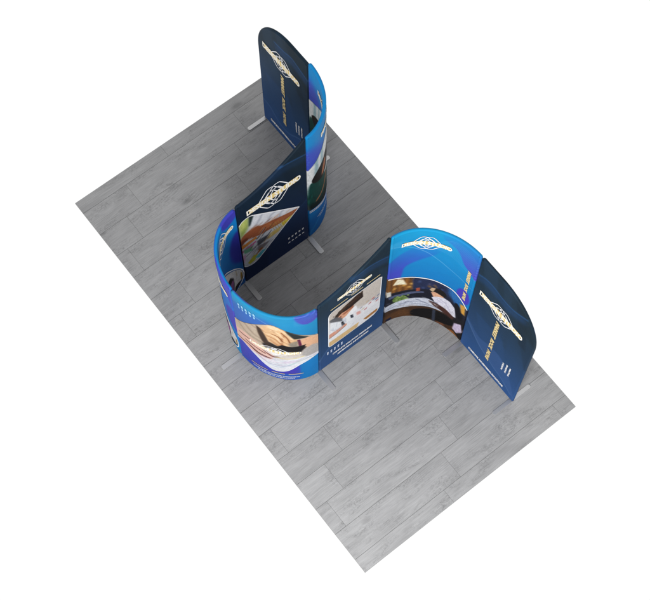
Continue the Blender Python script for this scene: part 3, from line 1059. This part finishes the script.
q6([(0.118, 0.728), (0.287, 0.7), (0.514, 0.722), (0.769, 0.7), (0.784, 0.36), (0.419, 0.413), (0.124, 0.505)], (236, 236, 240), 1, .008)
q6([(0.118, 0.698), (0.262, 0.684), (0.389, 0.673), (0.503, 0.669), (0.48, 0.546), (0.327, 0.542), (0.124, 0.566)], (222, 188, 136), 1, .004)
q6([(0.554, 0.656), (0.732, 0.676), (0.741, 0.604), (0.594, 0.588)], (176, 122, 66), 1, .004)
q6([(0.405, 1.1), (0.58, 1.03), (0.742, 1.02), (0.75, 0.842), (0.535, 0.857), (0.435, 0.883)], (238, 238, 242), .95, .01)
for k in range(14):
    u0, z0 = rng.uniform(.50, .74), rng.uniform(.92, 1.12)
    H6.fill([(u0, z0), (u0 + .035, z0 + .004), (u0 + .03, z0 - .03), (u0 - .004, z0 - .034)], [(190, 90, 90), (96, 110, 150), (150, 150, 158), (214, 186, 150)][k % 4], .7, .004)
q6([(0.456, 1.01), (0.507, 0.973), (0.522, 0.879), (0.471, 0.906)], (226, 160, 150), .9, .006)
for k in range(46):
    w_ = rng.uniform()
    u0, z0 = .20 + .29 * w_, 1.275 + .13 * w_ + rng.uniform(-.01, .05)
    H6.line([(u0, z0), (u0 + .025, z0 + .025 + rng.uniform(-.02, .02)), (u0 + .05, z0 + .02 + rng.uniform(-.03, .03))], .007, [(18, 12, 10), (112, 80, 58), (72, 50, 36)][k % 3], .7, .002)
for k in range(18):
    u0, z0 = rng.uniform(.14, .36), rng.uniform(.92, 1.12)
    H6.line([(u0, z0), (u0 + rng.uniform(-.02, .05), z0 - rng.uniform(.04, .10))], .010, (188, 194, 208), .6, .004)
H6.grain(.03, .010, .010)
pt6 = np.array([(.118, 1.40), (.125, 1.455), (.155, 1.49), (.20, 1.497), (.70, 1.497), (.735, 1.494), (.756, 1.47)])
pb6 = np.array([(.118, .60), (.128, .565), (.16, .548), (.62, .548), (.69, .562), (.735, .61), (.756, .67)])
ph_ = p6.photo(pt6, pb6, H6)
p6.ribbons("photo_border", [np.vstack([pt6, pb6[::-1]])], .009, m_white, ph_, closed=True)
p6.logo(.424, 1.722, .405, eh=.30, lh=.062)
p6.rules("gold_rule", [[(.14, 1.57), (.345, 1.57)], [(.388, 1.57), (.527, 1.57)], [(.57, 1.57), (.732, 1.57)]], .014, m_gold)
it = []
for k in range(5):
    u, z = .108 + .0445 * k, .402
    it += [[[(u - .010, z), (u + .010, z), (u + .010, z + .036), (u - .010, z + .036)], [(u - .009, z - .04), (u + .009, z - .04), (u + .009, z - .008), (u - .009, z - .008)]]]
p6.shapes("icon", it, m_pale, p6.root)
p6.text("caption", [("COMPLETE SOLUTION DESIGNING", .424, .268, .51, .046, 0), ("ADVERTISING INNOVATION", .432, .170, .405, .046, 0)], m_white, p6.root)
p6.foot(3.1225, .91, 'x', (.0175, .265), .055)
p6.foot(3.1225, 1.75, 'x', (.0175, .265), .055)

# ---------- tall curved panel with the office photo
p7 = Panel("curved_display_panel", "tall blue curved panel showing a dim office with a white lamp",
           arc((3.77, 1.75), .6475, .53, math.pi, math.pi / 2), 1, lambda u: 2.225 + 0 * u)
A7 = Art(p7.L, 2.3)
A7.base((24, 158, 212), (22, 128, 200), 1.2, 2.2)
lf = curve([(.150, 1.10), (.165, 1.25), (.189, 1.40), (.299, 1.515), (.40, 1.62), (.47, 1.72), (.533, 1.86)])
m7 = A7.inside(np.vstack([lf, [(.50, 2.0), (.42, 1.95), (-.05, 1.62), (-.05, 1.1)]]))
g7 = np.clip((1.95 - A7.Z + .25 * (.3 - A7.U)) / .75, 0, 1)
A7.paint(A7.blur(m7, .008) * np.clip(g7 * 1.1, 0, 1) * .95, (72, 76, 198))
rt = curve([(.495, 2.28), (.503, 2.20), (.527, 2.114), (.619, 2.05), (.691, 1.97), (.761, 1.807), (.83, 1.74), (.93, 1.655)])
m7 = A7.inside(np.vstack([rt, [(.96, 2.3)]]))
g7 = np.clip((2.30 - A7.Z + .5 * (A7.U - .6)) / .8, 0, 1)
A7.paint(A7.blur(m7, .006) * g7, (84, 74, 200))
A7.oval(.835, 1.11, .085, .165, (78, 66, 192), 1, .006)
for k in range(13):
    A7.line([(.46, 1.99 - k * .012), (.62, 2.14 - k * .028), (.78, 2.12 - k * .034), (.94, 2.02 - k * .03)], .0055, (130, 178, 232), .40)
A7.line([(.0, 2.03), (.06, 1.96), (.158, 1.90), (.371, 1.741), (.493, 1.624), (.643, 1.502), (.82, 1.43), (.93, 1.42)], .008, (136, 196, 236), .65)
A7.fill([(-.02, 2.10), (.10, 2.06), (.20, 2.0), (.12, 1.92), (-.02, 2.0)], (70, 176, 226), .5, .015)
A7.fill([(-.02, 1.22), (.4, 1.12), (.94, 1.0), (.94, 0), (-.02, 0)], (24, 26, 40), .0)
H7 = Art(p7.L, 1.4)
H7.base((34, 44, 76), (30, 24, 24), 0.3, 1.1)
q7 = H7.fill
q7([(0, 1.31), (0.252, 1.12), (0.286, 1.06), (0.295, 0.738), (0.148, 0.718), (0, 0.808)], (124, 80, 36), 1, .02)
for k in range(9):
    u0 = .02 + k * .034
    H7.line([(u0, 1.22), (u0 + .004, .78)], .012, (64, 40, 24) if k % 2 else (176, 116, 52), .55, .006)
for (x, y) in ((.16, .98), (.20, .92), (.28, .94), (.26, .86), (.10, .90)):
    H7.oval(x, y, .02, .028, (244, 190, 96), .8, .012)
q7([(0.121, 1.13), (0.187, 1.08), (0.232, 0.927), (0.074, 1.01)], (250, 238, 206), 1, .006)
q7([(0.286, 1.06), (0.518, 1.1), (0.701, 1.05), (0.697, 0.851), (0.58, 0.866), (0.454, 0.839), (0.304, 0.765)], (38, 46, 78), 1, .01)
for k in range(16):
    u0, z0 = rng.uniform(.30, .60), rng.uniform(.84, 1.06)
    H7.fill([(u0, z0), (u0 + .03, z0), (u0 + .03, z0 - .05), (u0, z0 - .05)], [(60, 76, 118), (22, 26, 46), (92, 84, 110), (120, 92, 60)][k % 4], .6, .006)
q7([(0.655, 1.17), (0.762, 1.17), (0.866, 1.08), (0.89, 0.794), (0.766, 0.792), (0.677, 0.932)], (44, 108, 176), 1, .02)
q7([(0, 0.835), (0.145, 0.775), (0.292, 0.779), (0.497, 0.828), (0.515, 0.581), (0.308, 0.515), (0.158, 0.515), (0, 0.557)], (24, 27, 40), 1, .008)
q7([(0.03, 0.737), (0.171, 0.701), (0.418, 0.751), (0.42, 0.722), (0.196, 0.625), (0.046, 0.659)], (90, 100, 134), .9, .004)
q7([(0.331, 0.82), (0.371, 0.842), (0.376, 0.762), (0.336, 0.739)], (176, 84, 60), .9, .004)
q7([(0.001, 0.915), (0.06, 0.862), (0.067, 0.73), (0.009, 0.767)], (226, 226, 218), 1, .006)
q7([(0.085, 0.612), (0.118, 0.647), (0.174, 0.63), (0.229, 0.615), (0.275, 0.546), (0.269, 0.463), (0.182, 0.484), (0.102, 0.509)], (112, 140, 70), 1, .004, 1)
for k in range(18):
    H7.oval(rng.uniform(.09, .27), rng.uniform(.48, .66), .014, .018, [(150, 178, 96), (70, 100, 44)][k % 2], .8, .004)
q7([(0, 0.499), (0.091, 0.492), (0.202, 0.515), (0.347, 0.561), (0.471, 0.589), (0.585, 0.539), (0.684, 0.494), (0.742, 0.411), (0.622, 0.381), (0.487, 0.373), (0.34, 0.318), (0.192, 0.291), (0.003, 0.35)], (206, 212, 226), 1, .006)
for pts in ([(0.022, 0.38), (0.164, 0.396), (0.313, 0.43)], [(0.227, 0.446), (0.353, 0.463), (0.48, 0.468)], [(0.349, 0.519), (0.459, 0.453), (0.573, 0.411)], [(0.295, 0.374), (0.42, 0.402), (0.527, 0.422)]):
    H7.line(pts, .014, (120, 126, 150), .8, .005)
q7([(0.011, 0.338), (0.192, 0.291), (0.34, 0.318), (0.488, 0.359), (0.622, 0.381), (0.775, 0.349), (0.85, 0.189), (0.803, -0.151), (0.015, -0.028)], (66, 44, 28), 1, .006)
q7([(0.004, 0.201), (0.128, 0.223), (0.28, 0.259), (0.318, -0.04), (0.167, -0.111), (0.017, -0.061)], (92, 60, 34), .9, .02)
q7([(0.301, 0.08), (0.315, 0.214), (0.407, 0.28), (0.533, 0.341), (0.672, 0.361), (0.803, 0.34), (0.828, 0.252), (0.721, 0.109), (0.554, 0.066), (0.402, 0.011)], (16, 14, 16), 1, .004, 1)
q7([(0.539, 0.346), (0.572, 0.352), (0.586, 0.041), (0.551, 0.033)], (52, 58, 74), 1, .003)
q7([(0.023, 0.098), (0.098, 0.105), (0.101, 0.041), (0.055, -0.024)], (20, 26, 54), 1, .004)
q7([(0.477, 0.813), (0.512, 0.913), (0.597, 0.938), (0.659, 0.879), (0.655, 0.793), (0.568, 0.744), (0.512, 0.772)], (30, 26, 26), 1, .004, 1)
q7([(0.47, 0.835), (0.491, 0.905), (0.533, 0.913), (0.51, 0.798)], (206, 176, 140), 1, .004)
q7([(0.489, 0.782), (0.53, 0.816), (0.633, 0.778), (0.626, 0.728), (0.532, 0.652)], (224, 172, 140), 1, .004)
q7([(0.504, 0.656), (0.549, 0.71), (0.635, 0.765), (0.707, 0.755), (0.779, 0.674), (0.809, 0.469), (0.74, 0.436), (0.657, 0.515), (0.565, 0.516)], (226, 224, 238), 1, .004)
q7([(0.474, 0.549), (0.563, 0.542), (0.682, 0.507), (0.792, 0.438), (0.774, 0.362), (0.669, 0.387), (0.548, 0.442)], (74, 44, 38), 1, .005)
for pts in ([(0.595, 0.69), (0.669, 0.644), (0.732, 0.51)], [(0.554, 0.646), (0.625, 0.614)]):
    H7.line(pts, .012, (176, 170, 200), .8, .006)
q7([(0.755, 0.83), (0.799, 0.848), (0.852, 0.749), (0.903, 0.591), (0.86, 0.462), (0.787, 0.603)], (20, 20, 28), 1, .005, 1)
q7([(0.821, 0.887), (0.892, 0.938), (0.908, 0.717), (0.858, 0.704)], (226, 166, 70), 1, .008)
q7([(0.806, 0.316), (0.894, 0.428), (0.926, 0.255), (0.859, 0.115), (0.797, 0.149)], (214, 198, 226), 1, .005)
q7([(0.602, 0.06), (0.696, 0.1), (0.695, -0.024), (0.622, -0.036)], (120, 76, 54), .9, .008)
q7([(0.729, 0.03), (0.818, 0.095), (0.918, 0.022), (0.878, -0.159), (0.754, -0.083)], (150, 92, 44), 1, .006)
for k in range(26):
    u0, z0 = rng.uniform(.02, .56), rng.uniform(.40, .60)
    H7.line([(u0, z0), (u0 + .04, z0 + rng.uniform(-.03, .03))], .010, [(240, 242, 248), (120, 126, 150), (70, 74, 96)][k % 3], .6, .003)
for k in range(16):
    u0, z0 = rng.uniform(.0, .30), rng.uniform(.10, .36)
    H7.line([(u0, z0), (u0 + .08, z0 + .01)], .010, [(126, 84, 50), (48, 30, 20)][k % 2], .5, .004)
H7.grain(.06, .010, .010)
t7 = curve([(.004, 1.25), (.06, 1.20), (.174, 1.135), (.354, 1.10), (.487, 1.10), (.599, 1.09), (.719, 1.075), (.825, 1.00), (.922, .90)], 8)
b7 = np.array([(.004, .034), (.922, .034)])
A7.paste(H7, t7, [(0, -.1), (1, -.1)])
p7.cover(A7, A7)
ph_ = p7.photo(t7, b7, H7)
p7.ribbons("photo_border", [t7], .018, m_white, ph_)
p7.logo(.368, 1.955, .495, eh=.27, lh=.08)
slogan(p7, .845, 1.76, 1.05, .042)

# ---------- near end panel
p8 = Panel("flat_display_panel", "navy end panel at the right, nearest the floor's right corner, its top curving down",
           [(3.77, 2.28), (4.61, 2.28)], 1, lambda u: end_top(u, .84, False, 2.24))
A = navy_art(.84, 2.3, [(.0, 1.87), (.118, 1.945), (.226, 1.955), (.347, 1.925), (.496, 1.94), (.66, 2.04)],
             [(0, .755), (.159, .537), (.276, .417), (.466, .311), (.62, .25), (.78, .12)], [(0, .80), (.20, .62), (.36, .68), (.515, .70), (.66, .56), (.84, .10)])
p8.cover(A, A)
p8.logo(.386, 1.585, .60, lh=.10, eh=.24)
slogan(p8, .382, 1.385, .32, .052)
p8.text("caption", [("COMPLETE ADVERTISING SOLUTIONS", .40, .122, .54, .050, 0)], m_white, p8.root, bold=.06)
p8.text("side_note", [("DESIGN", .586, .58, .20, .02, -1), ("BRANDING", .636, .61, .23, .02, -1), ("PRINTING", .682, .61, .23, .02, -1)], m_white, p8.root)
p8.foot(3.79, 2.28, 'y', (.255, .245), .055)
p8.foot(4.585, 2.28, 'y', (.255, .245), .045)
